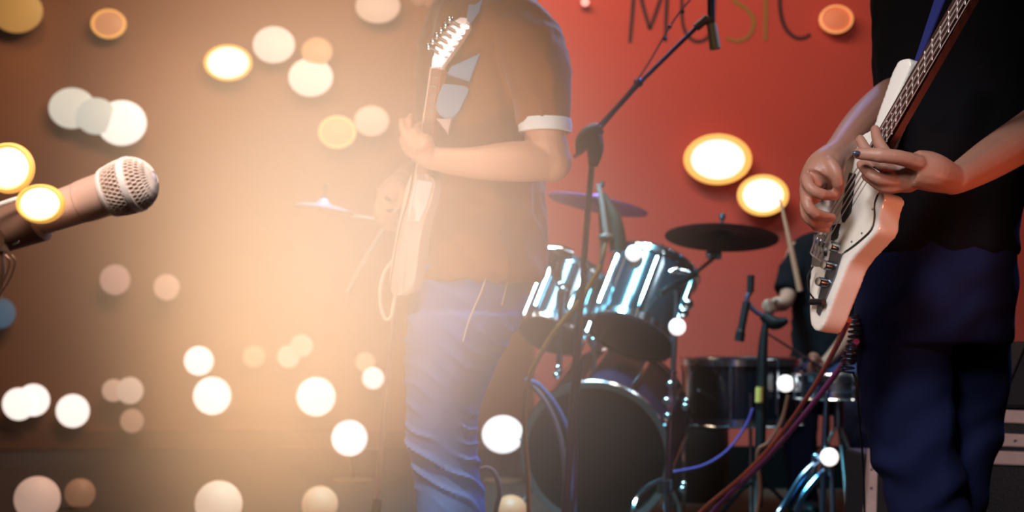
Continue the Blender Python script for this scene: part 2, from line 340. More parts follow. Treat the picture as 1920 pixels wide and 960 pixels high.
def shoe(root, c, f, mat):
    f = V(f).normalized(); sd = V((-f.y, f.x, 0)); R = Matrix((sd, f, V((0, 0, 1)))).transposed(); b = nb()
    ball(b, V(c)+f*.07+V((0, 0, .035)), .06, (.75, 1.7, .6), rot=R); ball(b, V(c)+V((0, 0, .05)), .06, (.7, .9, .85), rot=R)
    m = remesh(b, .006, 3)
    for v in m.vertices: v.co.z = max(v.co.z, .004)
    obj('shoe', m, mat, root)
# ---- guitarist (faces left), Y = 3.0
GY = 3.0
def G(px, py, dy=0): return P(px, py, GY+dy)
def hp(px): return px*GY/F
gt = thing('person', 'person in glow-tinted brown tee and faded blue jeans playing guitar in the glow', 'person', (G(850, 0).x, GY, 0))
b = nb(); hc = G(838, -78, .02)
head(b, hc, (-1, -.25, 0)); tube(b, [G(868, -50, .02), G(892, 0, 0), G(900, 40, 0)], [.055, .056, .062], 16)
loft(b, [(G(905, 20), .06, .12), (G(905, 80), .105, .16), (G(905, 250), .10, .14), (G(905, 430), .10, .14), (G(885, 540), .11, .15), (G(880, 600), .10, .14)])
for dy, l in ((-.085, 0), (.085, 0)):
    tube(b, [G(870, 570, dy), G(840, 720, dy), G(828, 830, dy), G(842, 960, dy), G(852, 1215, dy)], [.07, .06, .048, .045, .035], 14)
    ball(b, V((G(850, 0).x-.03, GY+dy, .045)), .05, (1.5, .7, .6))
# near arm and fretting hand
tube(b, [G(975, 75, -.10), G(1000, 130, -.17), G(1020, 240, -.2), G(1032, 296, -.2)], [.05, .048, .043, .041], 16)
ball(b, G(1036, 304, -.2), .040)
tube(b, [G(1030, 302, -.2), G(960, 303, -.22), G(880, 305, -.22), G(812, 297, -.2), G(792, 288, -.2)], [.040, .0405, .031, .0235, .024], 16)
tube(b, [G(800, 290, -.2), G(780, 272, -.2), G(768, 252, -.195)], [.024, .029, .026], 12)
def finger(b, pts, r=.0085):
    tube(b, pts, [r*1.08, r, r*.95, r*.78][:len(pts)], 10, 3); ball(b, pts[-1], r*.8, u=8, v=6); ball(b, pts[0], r*1.05, u=8, v=6)
    ball(b, pts[len(pts)//2], r*1.04, u=8, v=6)
for q in ([(766, 262, -.21), (758, 248, -.215), (754, 236, -.21), (753, 226, -.2)], [(770, 255, -.2), (766, 240, -.205), (767, 227, -.2), (770, 217, -.19)],
          [(772, 258, -.185), (778, 244, -.19), (785, 236, -.18), (792, 232, -.17)], [(775, 275, -.22), (790, 262, -.225), (800, 258, -.215), (808, 262, -.2)],
          [(780, 282, -.22), (793, 273, -.235), (803, 268, -.225), (810, 272, -.2)]):
    finger(b, [G(*x) for x in q])
# far arm and picking hand
tube(b, [G(880, 80, .13), G(870, 170, .2), G(862, 270, .2)], [.048, .044, .038], 14)
tube(b, [G(862, 268, .2), G(820, 300, .1), G(777, 322, -.02), G(755, 338, -.06)], [.038, .034, .026, .026], 14)
tube(b, [G(760, 335, -.05), G(742, 352, -.07), G(722, 372, -.08)], [.025, .03, .028], 12)
for q in ([(722, 355, -.08), (713, 370, -.1), (722, 384, -.11), (746, 385, -.1)], [(716, 372, -.08), (708, 388, -.1), (718, 402, -.11), (742, 404, -.1)],
          [(716, 385, -.07), (708, 400, -.09), (714, 414, -.1), (738, 416, -.09)], [(718, 398, -.06), (713, 412, -.07), (720, 424, -.08), (737, 427, -.08)],
          [(750, 345, -.1), (755, 362, -.12), (752, 376, -.12), (748, 386, -.12)]):
    finger(b, [G(*x) for x in q], .0088)
obj('body', remesh(b, .0036, 3), SKIN, gt)
headparts(gt, hc, (-1, -.25, 0))
SHIRTG = M('glow_brown_jersey', (138, 80, 24), .9, 0, .15, 300, .1, 10, sheen=.2)  # orange glow over the dark shirt is put into its colour
b = nb()
loft(b, [(G(897, -12), hp(48), .075), (G(905, 12), hp(80), .13), (G(908, 50), hp(108), .185), (G(906, 110), hp(120), .195), (G(902, 200), hp(118), .18), (G(904, 300), hp(112), .17),
         (G(906, 400), hp(113), .17), (G(904, 460), hp(117), .178), (G(900, 515), hp(119), .182), (G(897, 530), hp(118), .182, .05)])
tube(b, [G(950, 48, -.08), G(985, 85, -.15), G(1010, 150, -.19), G(1022, 232, -.2)], [.075, .073, .061, .049], 20)
tube(b, [G(890, 45, .10), G(880, 100, .18), G(872, 210, .22)], [.07, .066, .055], 18)
sh = obj('shirt', remesh(b, .007, 6, wr(.011, (1.6, 1, .4), 9)), SHIRTG, gt)
b = nb(); d = (G(1024, 246, -.2)-G(1018, 214, -.2)).normalized()
lathe(b, [(.044, -.013), (.053, -.013), (.055, .0), (.054, .013), (.044, .013)], G(1022, 236, -.2), d+V((-.18, 0, 0)), 32, closed=True)
obj('sleeve_band', b, M('white_knit', (232, 238, 240), .8), sh, 'white sleeve band')
# shiny print on the chest, near side
PR = M('pale_blue_foil', (104, 140, 170), .5, 0); PR2 = M('pale_pink_foil', (190, 165, 165), .6)
for pts, mt, nm in (([(846, 124), (900, 100), (880, 152), (838, 138)], PR, 'chest_print'), ([(829, 157), (876, 163), (870, 188), (853, 217), (832, 220), (818, 200)], PR, 'chest_print'),
                    ([(818, 222), (846, 222), (840, 250)], PR2, 'chest_print'), ([(827, 135), (838, 132), (824, 166), (820, 168)], PR2, 'chest_print')):
    obj(nm, prism(nb(), [G(x, y, -.212) for x, y in (pts if len(pts) != 6 else [tuple(v[:2]) for v in spline(pts+[pts[0]], 4)[:-1]])], V((0, .05, 0)), .002), mt, sh)
DEN = M('faded_denim', (62, 108, 186), .85, 0, .2, 500, .22, 9)
b = nb()
loft(b, [(G(884, 500), hp(108), .165), (G(880, 540), hp(110), .168), (G(872, 590), hp(110), .165), (G(868, 625), hp(98), .15)])
for dy in (-.085, .085):
    loft(b, [(G(870, 590, dy), hp(103), .09), (G(860, 630, dy), hp(97), .095), (G(843, 700, dy), hp(82), .09), (G(830, 765, dy), hp(68), .082), (G(828, 830, dy), hp(67), .078),
             (G(837, 885, dy), hp(61), .072), (G(846, 960, dy), hp(63), .072), (G(850, 1100, dy), hp(60), .068), (G(852, 1222, dy), hp(56), .066)])
def jean(co, n):
    k = math.exp(-((co.z-G(0, 850).z)/.10)**2)+.55*math.exp(-((co.z-G(0, 620).z)/.1)**2)
    q = co.z*150+co.x*95+4*noise.noise(co*10); e = max(0, math.sin(q))**2
    return .004*noise.noise(co*12)+k*.009*e*max(0, min(1, .45+2.2*noise.noise(co*11+V((3, 3, 3)))))-.002*k
jn = obj('jeans', remesh(b, .0052, 5, jean), DEN, gt)
SEAM = M('pale_stitching', (206, 196, 190), .8)
obj('seam', tube(nb(), [G(913, 514, -.176), G(903, 545, -.177), G(890, 575, -.178), G(878, 605, -.181), G(868, 640, -.183)], .0018, 6), SEAM, jn)
obj('pocket_stitching', tube(nb(), [G(951, 530, -.14), G(946, 550, -.142), G(941, 572, -.142)], .0014, 6), SEAM, jn)
for dy in (-.085, .085): shoe(gt, (G(855, 0).x, GY+dy, 0), (-1, 0, 0), BLACKP)
# ---- his electric guitar, seen nearly edge on
eg = thing('electric_guitar', 'pale electric guitar seen edge on, held upright by the guitarist', 'guitar', G(750, 555, -.16))
LW = M('pale_lacquer', (236, 214, 200), .25, coat=.6); ORN = M('reddish_brown_neck', (165, 96, 62), .45)
th = V((.02, .035, 0))
obj('guitar_body', prism(nb(), spline([G(x, y, -.13-(x-760)*.0006) for x, y in ((776, 318), (792, 322), (812, 338), (810, 372), (796, 412), (786, 460), (780, 510), (770, 545), (748, 554), (731, 546), (733, 500), (742, 445), (752, 395), (762, 350), (776, 318))], 4)[:-1], th, .004), LW, eg)
obj('pickguard', prism(nb(), [G(x, y, -.142-(x-760)*.0006) for x, y in ((780, 336), (811, 342), (800, 385), (786, 416), (764, 412), (768, 375))], V((.001, .004, 0)), .001), M('white_plastic_guard', (245, 240, 236), .25, coat=.5), eg)
obj('body_edge', tube(nb(), [G(777, 306, -.15), G(770, 352, -.15), G(762, 385, -.15), G(752, 420, -.15), G(742, 470, -.15), G(731, 540, -.15)], .0018, 6), M('dark_binding', (120, 72, 55), .5), eg)
obj('neck', prism(nb(), [G(808, 126, -.235), G(827, 128, -.235), G(800, 330, -.15), G(779, 325, -.15)], V((.012, .02, 0)), .002), ORN, eg)
obj('neck_binding', tube(nb(), [G(808, 126, -.237), G(779, 325, -.152)], .0016, 6), LW, eg)
for k in range(13):
    t = 1-(.5**(k/12))*1.0; t = t*1.55
    a0 = G(808, 126, -.236).lerp(G(779, 325, -.151), min(t, 1)); a1 = G(827, 128, -.236).lerp(G(800, 330, -.151), min(t, 1))
    obj('fret', tube(nb(), [a0, a1], .0008, 5, 1), CHROME, eg)
hs = obj('headstock', prism(nb(), [G(x, y, -.24) for x, y in ((808, 127), (810, 108), (820, 86), (822, 70), (842, 44), (862, 32), (878, 34), (880, 52), (862, 78), (838, 112), (828, 130))], V((.006, .014, 0)), .003), LW, eg)
for k in range(6):
    t = k/5; c = G(822+40*t, 98-50*t, -.25)
    obj('tuning_peg', (lambda b: (cyl(b, c, c+V((-.016, -.002, .009)), .0025, seg=8), ball(b, c+V((-.019, -.002, .011)), .0065, (1, .6, 1.2), 10, 8), cyl(b, c+V((.014, -.004, -.004)), c+V((.014, .004, -.004)), .004, seg=10))[0])(nb()), CHROME, eg)
for k in range(4):
    obj('string', tube(nb(), [G(812+k*4, 125, -.243), G(784+k*4, 325, -.158), G(768+k*3, 412, -.155)], .0005, 4, 2), CHROME, eg)
STRAP = M('pale_blue_webbing', (150, 170, 185), .7)
obj('guitar_strap', prism(nb(), [G(884, -30, -.10), G(912, -30, -.10), G(898, 22, -.23), G(882, 44, -.24), G(874, 36, -.24)], V((0, .006, 0)), .001), STRAP, eg)
obj('cable_loop', tube(nb(), [G(737, 488, -.14), G(722, 508, -.14), G(713, 540, -.15), G(714, 575, -.15), G(722, 598, -.15), G(733, 594, -.15), G(738, 570, -.14), G(744, 545, -.13)], .0038, 8), LW, eg)
# ------------------------------------------------------------------ bassist
BY = 2.75
def B(px, py, dy=0): return P(px, py, BY+dy)
def hb(px): return px*BY/F
bp = thing('person', 'person in black tee and dark jeans playing the white bass at right', 'person', (B(1790, 0).x, BY, 0))
b = nb(); hc = B(1800, -215, -.02)
head(b, hc, (-.35, -1, 0)); tube(b, [B(1803, -150), B(1803, -90), B(1803, -40)], [.056, .058, .065], 16)
loft(b, [(B(1800, -60), .13, .06), (B(1800, -20), .15, .09), (B(1800, 150), .13, .09), (B(1790, 350), .125, .085), (B(1765, 480), .13, .09), (B(1755, 560), .12, .09)])
for (x0, x1, x2, dy) in ((1700, 1712, 1752, 0), (1812, 1800, 1798, .10)):
    tube(b, [B(x0, 560, dy), B(x0, 700, dy), B(x1, 850, dy), B(x2, 960, dy), B(x2, 1255, dy)], [.07, .062, .05, .045, .035], 14)
    ball(b, V((B(x2, 0, dy).x, BY+dy-.03, .045)), .05, (.7, 1.5, .6))
H = lambda px, py, Y: P(px, py, Y)
# picking arm and hand
tube(b, [B(1690, -30, 0), B(1705, 60, .03), B(1712, 165, .05)], [.05, .048, .042], 16)
tube(b, [H(1714, 168, 2.79), H(1668, 190, 2.68), H(1618, 232, 2.5), H(1575, 278, 2.36), H(1560, 296, 2.32)], [.042, .041, .034, .0235, .0225], 16)
tube(b, [H(1562, 292, 2.33), H(1545, 315, 2.30), H(1532, 338, 2.29)], [.024, .031, .030], 14)
ball(b, H(1524, 338, 2.295), .0225); ball(b, H(1522, 362, 2.31), .020)
for q, r in (([(1512, 336, 2.275), (1520, 353, 2.262), (1540, 364, 2.262), (1567, 368, 2.285)], .0098),
             ([(1510, 352, 2.29), (1513, 382, 2.27), (1528, 400, 2.27), (1560, 408, 2.30)], .0100),
             ([(1512, 366, 2.31), (1510, 398, 2.295), (1524, 416, 2.295), (1554, 418, 2.32)], .0095),
             ([(1518, 374, 2.33), (1516, 404, 2.32), (1530, 424, 2.32), (1550, 430, 2.34)], .0085),
             ([(1556, 306, 2.27), (1568, 324, 2.262), (1571, 342, 2.268), (1573, 356, 2.278)], .0112)):
    finger(b, [H(*x) for x in q], r)
# fretting arm and hand
tube(b, [B(1925, -25, 0), B(1985, 90, 0), B(2010, 190, -.05)], [.052, .05, .044], 16)
tube(b, [H(2008, 192, 2.70), H(1940, 245, 2.56), H(1860, 296, 2.40), H(1800, 332, 2.28), H(1778, 338, 2.26)], [.044, .043, .036, .026, .0245], 16)
tube(b, [H(1782, 336, 2.26), H(1745, 322, 2.23), H(1712, 316, 2.225)], [.025, .032, .030], 14)
ball(b, H(1700, 332, 2.24), .026)
for q, r in (([(1722, 306, 2.20), (1688, 296, 2.185), (1650, 291, 2.185), (1610, 288, 2.20)], .0125),
             ([(1700, 318, 2.23), (1672, 300, 2.24), (1648, 268, 2.265), (1641, 243, 2.28)], .0106),
             ([(1694, 328, 2.235), (1655, 312, 2.235), (1628, 288, 2.25), (1613, 262, 2.265)], .0108),
             ([(1690, 340, 2.235), (1655, 338, 2.222), (1632, 326, 2.225), (1614, 308, 2.25)], .0104),
             ([(1696, 350, 2.24), (1664, 354, 2.232), (1645, 346, 2.235), (1622, 330, 2.26)], .0088)):
    finger(b, [H(*x) for x in q], r)
obj('body', remesh(b, .0033, 3), SKIN2, bp)
headparts(bp, hc, (-.35, -1, 0))
NAILM = M('nail', (200, 150, 135), .3)
for (x, y, Y) in ((1606, 287, 2.19), ):
    obj('thumbnail', ball(nb(), H(x, y, Y), .006, (1.1, .5, .7)), M('dark_nail', (60, 66, 80), .3), bp)
BLK = M('black_jersey', (12, 11, 15), .95, 0, spec=.15, bump=.15, bscale=300, var=.15, vscale=8)
b = nb()
loft(b, [(B(1800, -105), hb(66), .07), (B(1800, -70), hb(110), .09), (B(1800, -30), hb(152), .125), (B(1800, 60), hb(158), .135), (B(1798, 180), hb(153), .13), (B(1785, 300), hb(150), .13),
         (B(1762, 400), hb(146), .135), (B(1755, 455), hb(146), .14), (B(1754, 478), hb(147), .142)])
tube(b, [B(1712, -45, 0), B(1698, 20, .01), B(1695, 112, .02)], [.07, .066, .055], 20)
tube(b, [B(1890, -45, 0), B(1945, 10, 0), B(1985, 105, -.01)], [.07, .068, .058], 20)
obj('shirt', remesh(b, .007, 6, wr(.008, (1.2, 1, .5), 8)), BLK, bp)
DDN = M('dark_denim', (18, 26, 62), .9, 0, .2, 500, .3, 9, spec=.2)
b = nb()
loft(b, [(B(1754, 455), hb(142), .132), (B(1752, 520), hb(146), .137), (B(1750, 590), hb(146), .135), (B(1750, 640), hb(138), .12)])
for L, dy in (([(1688, 560, 82), (1692, 640, 84), (1697, 720, 83), (1711, 820, 82), (1727, 890, 78), (1744, 960, 72), (1752, 1100, 64), (1756, 1262, 58)], 0),
              ([(1816, 560, 80), (1814, 640, 80), (1810, 720, 78), (1798, 820, 74), (1788, 890, 67), (1782, 960, 60), (1790, 1100, 58), (1800, 1255, 55)], .10)):
    loft(b, [(B(x, y, dy), hb(w_), .085 if y < 900 else .07) for x, y, w_ in L])
def jean2(co, n):
    k = math.exp(-((co.z-B(0, 880).z)/.12)**2)+.6*math.exp(-((co.z-B(0, 590).z)/.1)**2)
    return .006*(1-2*abs(noise.noise(V((co.x*9, co.y*9, co.z*3)))))+k*.006*math.sin(co.z*60-co.x*35+3*noise.noise(co*10))
jb = obj('jeans', remesh(b, .0065, 4, jean2), DDN, bp)
shoe(bp, (B(1756, 0).x, BY, 0), (-.2, -1, 0), BLACKP); shoe(bp, (B(1800, 0, .1).x, BY+.1, 0), (.1, -1, 0), BLACKP)
# ---- bass guitar: face lies in a plane turned to the left
NB = V((-.84, -.53, .10)).normalized(); O0 = P(1600, 400, 2.36)
def bq(px, py, lift=0):
    o = V((0, 0, CH)); d = P(px, py, 1)-o
    return o+d*(((O0+NB*lift)-o).dot(NB)/d.dot(NB))
bg = thing('bass_guitar', 'white bass guitar with white guard and chrome knobs held by the bassist', 'guitar', bq(1535, 620))
WHT = M('white_lacquer', (232, 226, 218), .22, coat=.7); GRD = M('cream_guard', (226, 220, 208), .28, coat=.4)
face = [(1702, 108), (1684, 113), (1671, 136), (1661, 165), (1648, 202), (1636, 238), (1615, 252), (1598, 272), (1584, 300), (1574, 345), (1556, 398), (1532, 440), (1521, 480), (1517, 530),
        (1516, 585), (1520, 611), (1532, 622), (1546, 606), (1560, 570), (1576, 530), (1592, 492), (1622, 458), (1644, 432), (1648, 404), (1652, 384), (1658, 372), (1652, 360), (1634, 352), (1628, 320), (1646, 262), (1672, 205), (1694, 155), (1708, 120)]
fp = [bq(x, y) for x, y in face]
obj('bass_body', remesh(prism(nb(), spline(fp+[fp[0]], 3)[:-1], -NB*.052), .003, 14), WHT, bg)
gpts = [(1578, 345), (1600, 300), (1618, 290), (1650, 300), (1656, 340), (1640, 380), (1640, 405), (1634, 430), (1612, 452), (1588, 470), (1574, 476), (1560, 440), (1562, 400)]
gb = [bq(x, y, .001) for x, y in gpts]
grd = obj('pickguard', prism(nb(), spline(gb+[gb[0]], 3)[:-1], NB*.0035, .001), GRD, bg)
obj('guard_edge', tube(nb(), spline([bq(x, y, .002) for x, y in gpts[4:11]], 3), .0011, 5, 1), BLACKP, grd)
for x, y in ((1646, 312), (1650, 345), (1636, 392), (1616, 437), (1597, 453), (1572, 440)):
    c = bq(x, y, .005); obj('screw', ball(nb(), c, .0018, u=8, v=6), DARKCHROME, grd)
obj('pickup', prism(nb(), [bq(x, y, .004) for x, y in ((1598, 325), (1606, 326), (1597, 398), (1584, 418), (1582, 400), (1592, 350))], NB*.008, .001), BLACKP, bg)
obj('pickup', prism(nb(), [bq(x, y, .004) for x, y in ((1566, 424), (1576, 420), (1572, 446), (1563, 452))], NB*.008, .001), BLACKP, bg)
cp = obj('control_plate', prism(nb(), [bq(x, y, .001) for x, y in ((1562, 452), (1578, 452), (1580, 476), (1568, 516), (1550, 560), (1538, 592), (1532, 586), (1536, 556), (1552, 505))], NB*.003, .001), DARKCHROME, bg)
for x, y in ((1569, 464), (1558, 499), (1548, 530)):
    c = bq(x, y, .004); obj('control_knob', lathe(nb(), [(.0095, 0), (.0095, .003), (.0088, .004), (.0085, .016), (.007, .019), (0, .0195)], c, NB+V((-.3, -.2, .05)), 20), CHROME, cp)
br = obj('bridge_plate', prism(nb(), [bq(x, y, .001) for x, y in ((1527, 440), (1548, 440), (1545, 500), (1523, 498))], NB*.003, .001), CHROME, bg)
FRW2 = M('string_steel', (200, 180, 175), .35, .6)
nk0 = [(1529, 448), (1535, 452), (1541, 456), (1547, 460)]; nk1 = [(1795, 0), (1802, 0), (1810, 0), (1818, 0)]
top = [(1786, -40), (1865, -40)]
def on(a, c, t): return (a[0]+(c[0]-a[0])*t, a[1]+(c[1]-a[1])*t)
for k in range(4):
    x, y = nk0[k]; c = bq(x, y+8, .004)
    obj('saddle', box(nb(), c, (.006, .006, .022), bev=.001), CHROME, br)
    obj('string', tube(nb(), [bq(x, y+35, .006), bq(x, y, .014), bq(*on(nk0[k], nk1[k], .5), .018), bq(*on(nk0[k], nk1[k], 1.35), 0.020)], .0013-.00012*k, 6, 3), FRW2, bg)
FRB = M('dark_rosewood', (52, 28, 22), .5, 0, .1, 80, .2, 30); MAP = M('red_brown_neck', (96, 44, 32), .4, coat=.3)
A0, A1 = (1618, 318), (1912, -150); C0, C1 = (1650, 338), (1962, -150)
A0b, C0b = (1606, 300), (1642, 322)
def strline(y, o): # along the neck edges
    return None
L0, L1 = (1612, 312), (1878, -151); R0, R1 = (1632, 322), (1905, -155)
obj('neck', prism(nb(), [bq(*L0, .002), bq(*R0, .002), bq(*R1, .002), bq(*L1, .002)], -NB*.027, .006, 3), MAP, bg)
fb = obj('fretboard', prism(nb(), [bq(*L0, .003), bq(*R0, .003), bq(*R1, .003), bq(*L1, .003)], NB*.006, .0008), FRB, bg)
FRW = M('fret_wire', (225, 205, 200), .35, .4)
for x, y in ((1841, -72), (1825, -42), (1810, -14), (1795, 12), (1779, 38), (1763, 67), (1748, 90), (1734, 113), (1722, 138), (1711, 158), (1700, 177), (1689, 196), (1680, 213), (1672, 229), (1663, 243), (1655, 257), (1648, 270)):
    obj('fret', tube(nb(), [bq(x, y-17, .0105), bq(x, y+23, .0105)], .0011, 5, 1), FRW, fb)
obj('headstock', prism(nb(), [bq(1876, -135), bq(1955, -135), bq(2010, -230), bq(2000, -330), bq(1960, -320), bq(1925, -220)], -NB*.014, .003), WHT, bg)
obj('strap', prism(nb(), [bq(1712, 120, -.03), bq(1722, 118, -.03), bq(1795, -60, -.05), bq(1770, -60, -.05)], -NB*.004, .001), M('navy_strap', (20, 26, 96), .7), bg)
obj('jack_lead', tube(nb(), [bq(1524, 500, .02), bq(1514, 520, .03), bq(1516, 545, .02), bq(1528, 562, .008)], .0016, 8), BLACKP, bg)
obj('jack_plug', tube(nb(), [bq(1520, 566, .012), bq(1545, 566, .012)], .006, 10), BLACKP, bg)
# ------------------------------------------------------------------ drums
KY = 5.2
SHELL = M('black_teal_shell', (14, 42, 52), .18, .2, coat=.8); HEADM = M('drum_head', (20, 18, 28), .5, spec=.25); HEADW = M('drum_head_white', (190, 190, 185), .5)
def drum(name, lb, c0, c1, R, lugs=8, hw=1.0, hoop=CHROME, hb_=.012, shell=SHELL, headm=HEADM, cat='drum', base=None, a0=0):
    c0 = V(c0); c1 = V(c1); d = (c1-c0).normalized(); L = (c1-c0).length; t = thing(name, lb, cat, base if base else c0)
    a, b_ = frame(d)
    obj('shell', lathe(nb(), [(R*.9, 0), (R*.97, 0), (R*.97, L), (R*.9, L)], c0, d, 48), shell, t)
    for c, s in ((c0, -1), (c1, 1)):
        obj('drum_head', lathe(nb(), [(R*.95, -.003), (R*.96, .004), (R*.94, .006), (0, .007)], c, d*s, 48), headm, t)
        obj('hoop', lathe(nb(), [(R*(1-.045*hw), -.022), (R*1.02, -.022), (R*1.02, .002), (R*1.04, .006), (R*1.02, .010+.006*(hw-1)), (R*(1-.045*hw), .010)], c+d*s*hb_*.3, d*s, 48, closed=True), hoop, t)
    for k in range(lugs):
        an = 2*PI*k/lugs+a0; r_ = a*math.cos(an)+b_*math.sin(an); h0, h1 = .04, L-.04
        b = nb(); tube(b, [c0+d*h0+r_*(R*1.0), c0+d*h1+r_*(R*1.0)], .009, 8, 1)
        lg = obj('lug', b, hoop if hoop is CHROME else CHROME, t)
        for ha, hb2 in ((-.015, h0), (L+.015, h1)): obj('tension_rod', tube(nb(), [c0+d*ha+r_*(R*1.045), c0+d*hb2+r_*(R*1.02)], .004, 6, 1), CHROME, lg)
    return t
ta = drum('rack_tom', 'smaller teal rack tom right behind the guitarist back', P(1034, 626, KY-.02), P(1076, 518, KY+.10), .125, 6, a0=.4)
tb = drum('rack_tom', 'larger teal and black rack tom tilted above the bass drum', P(1182, 628, KY), P(1228, 506, KY+.12), .170, 6, a0=.15)
b = nb()
for px in (1128, 1152): box(b, P(px+12, 548, KY-.165), (.0, .0, .0))
b.free()
bd = drum('bass_drum', 'large black bass drum with chrome hoop standing under the toms', P(1118, 852, KY-.12), P(1160, 780, KY+.36), .275, 10, hw=1.6, base=(P(1118, 0, KY).x, KY, 0), shell=M('black_shell', (46, 22, 48), .55, spec=.25), headm=M('black_head', (6, 7, 9), .4), a0=.2)
obj('badge', lathe(nb(), [(.018, 0), (.016, .004), (0, .005)], P(1197, 842, KY-.135), (0, -1, 0), 20), M('gold_badge', (150, 110, 60), .3, .8), bd)
for s in (1, -1):
    q = V(OFF[bd]); obj('spur', tube(nb(), [q+V((s*.22, -.02, .18)), q+V((s*.34, -.12, .006))], .008, 8, 1), CHROME, bd)
obj('tom_mount', (lambda b: (tube(b, [P(1110, 708, KY), P(1112, 640, KY), P(1075, 600, KY), P(1060, 590, KY)], .013, 10), tube(b, [P(1112, 650, KY), P(1140, 600, KY+.02)], .012, 8), ball(b, P(1112, 640, KY), .022))[0])(nb()), CHROME, bd)
ft = drum('floor_tom', 'dark floor tom with chrome lugs beside the drummer', P(1390, 790, 5.55), P(1390, 676, 5.55), .235, 8, base=(P(1390, 0, 5.55).x, 5.55, 0), shell=M('navy_black_shell', (10, 12, 22), .2, coat=.8), a0=.45)
for k in range(3):
    a_ = 2*PI*k/3+.5; c = P(1390, 0, 5.55); x, y = c.x+.25*math.cos(a_), 5.55+.25*math.sin(a_)
    obj('leg', tube(nb(), [V((x, y, .5)), V((x, y, .006))], .007, 8, 1), CHROME, ft)
sn = drum('snare_drum', 'shallow chrome snare drum at the right of floor tom', P(1572, 742, 5.28), P(1572, 706, 5.28), .17, 8, base=(P(1572, 0, 5.28).x, 5.28, 0), shell=DARKCHROME, a0=.1)
for k in range(3):
    a_ = 2*PI*k/3+.5; c = P(1572, 742, 5.28); obj('leg', tube(nb(), [c+V((0, 0, -.1)), V((c.x+.2*math.cos(a_), 5.28+.2*math.sin(a_), .006))], .007, 8, 1), CHROME, sn)
obj('basket', tube(nb(), [P(1572, 742, 5.28)+V((0, 0, -.002)), P(1572, 742, 5.28)+V((0, 0, -.12))], .02, 10, 1), DARKCHROME, sn)
dc = thing('drum_case', 'black round drum case standing between bass drum and floor tom', 'case', (P(1306, 0, 6.1).x, 6.1, 0))
obj('case_body', lathe(nb(), [(.135, 0), (.14, .01), (.14, .36), (.135, .37)], (P(1306, 0, 6.1).x, 6.1, 0), (0, 0, 1), 32), BLACKP, dc)
obj('case_lid', lathe(nb(), [(.145, .33), (.145, .40), (.13, .415), (.05, .42)], (P(1306, 0, 6.1).x, 6.1, 0), (0, 0, 1), 32), M('black_lid', (14, 14, 20), .5), dc)
# stands
def tripod(root, base, h, R, mat=CHROME, rot=0):
    bx_, by_ = base
    for k in range(3):
        a_ = 2*PI*k/3+rot; f_ = V((bx_+R*math.cos(a_), by_+R*math.sin(a_), .012))
        lg = obj('leg', tube(nb(), [V((bx_, by_, h)), V((bx_, by_, h)).lerp(f_, .35)+V((0, 0, .02)), f_], .0075, 8, 4), mat, root)
        obj('rubber_foot', ball(nb(), f_, .013, u=10, v=8), RUBBER, lg)
def cymbal(name, lb, c, n, R, mat, base, cat='cymbal'):
    t = thing(name, lb, cat, base); n = V(n).normalized()
    obj('plate', lathe(nb(), [(.004, .028), (R*.12, .026), (R*.2, .012), (R*.24, .007), (R*.6, .001), (R, -.012), (R*.995, -.0145), (R*.6, -.0015), (R*.24, .003), (R*.2, .008), (R*.12, .020), (.004, .022)], c, n, 56), mat, t)
    obj('felt', lathe(nb(), [(.014, .024), (.016, .034), (.006, .038)], c, n, 16), M('dark_felt', (30, 26, 26), .9), t)
    obj('wing_nut', lathe(nb(), [(.006, .036), (.006, .06), (.012, .062), (.010, .08), (0, .084)], c, n, 14), BLACKM, t)
    return t
DKC = M('dark_bronze_cymbal', (22, 15, 20), .55, .1, spec=.2); LVC = M('lavender_cymbal', (176, 112, 190), .4, .1)
c1 = P(1353, 440, KY)
cymbal('crash_cymbal', 'dark bronze crash cymbal seen edge on against the red wall', c1, (.07, .17, 1), .213, DKC, c1)
st = thing('cymbal_stand', 'chrome boom stand carrying the dark cymbal', 'stand', V((P(1252, 0, KY-.25).x, KY-.25, 0)))
SX = V((P(1252, 0, KY-.25).x, KY-.25, 0)); tp = P(1268, 545, KY-.2)
obj('boom_arm', tube(nb(), [c1, P(1350, 470, KY), P(1344, 478, KY)], .006, 8, 2), BLACKM, st)
obj('boom_arm', tube(nb(), [P(1346, 478, KY), P(1290, 523, KY-.12)], .007, 8, 1), DARKCHROME, st)
obj('boom_arm', tube(nb(), [P(1302, 514, KY-.10), P(1236, 552, KY-.22)], .014, 10, 1), M('teal_chrome', (90, 170, 190), .2, 1), st)
obj('tilter', (lambda b: (cyl(b, P(1334, 478, KY), P(1352, 478, KY), .018), ball(b, P(1331, 478, KY-.02), .017))[0])(nb()), CHROME, st)
obj('wing_screw', tube(nb(), [P(1256, 512, KY-.2), P(1270, 508, KY-.2), P(1292, 512, KY-.2)], [.014, .016, .012], 10), CHROME, st)
obj('pole', tube(nb(), [tp, P(1262, 700, KY-.22)], .010, 10, 1), DARKCHROME, st)
obj('pole', tube(nb(), [P(1262, 695, KY-.22), P(1255, 850, KY-.25), V((SX.x, SX.y, .05))], .0135, 10, 2), M('mauve_chrome', (150, 110, 130), .25, 1), st)
for (x, y, r) in ((1289, 570, .022), (1282, 586, .02), (1257, 720, .014), (1250, 752, .016), (1287, 752, .013), (1285, 762, .014), (1252, 780, .014), (1282, 908, .014), (1280, 918, .016)):
    obj('clamp_bolt', ball(nb(), P(x, y, KY-.27), r, u=14, v=10), CHROME, st)
obj('collar', cyl(nb(), P(1246, 900, KY-.26), P(1246, 925, KY-.26), .028), DARKCHROME, st)
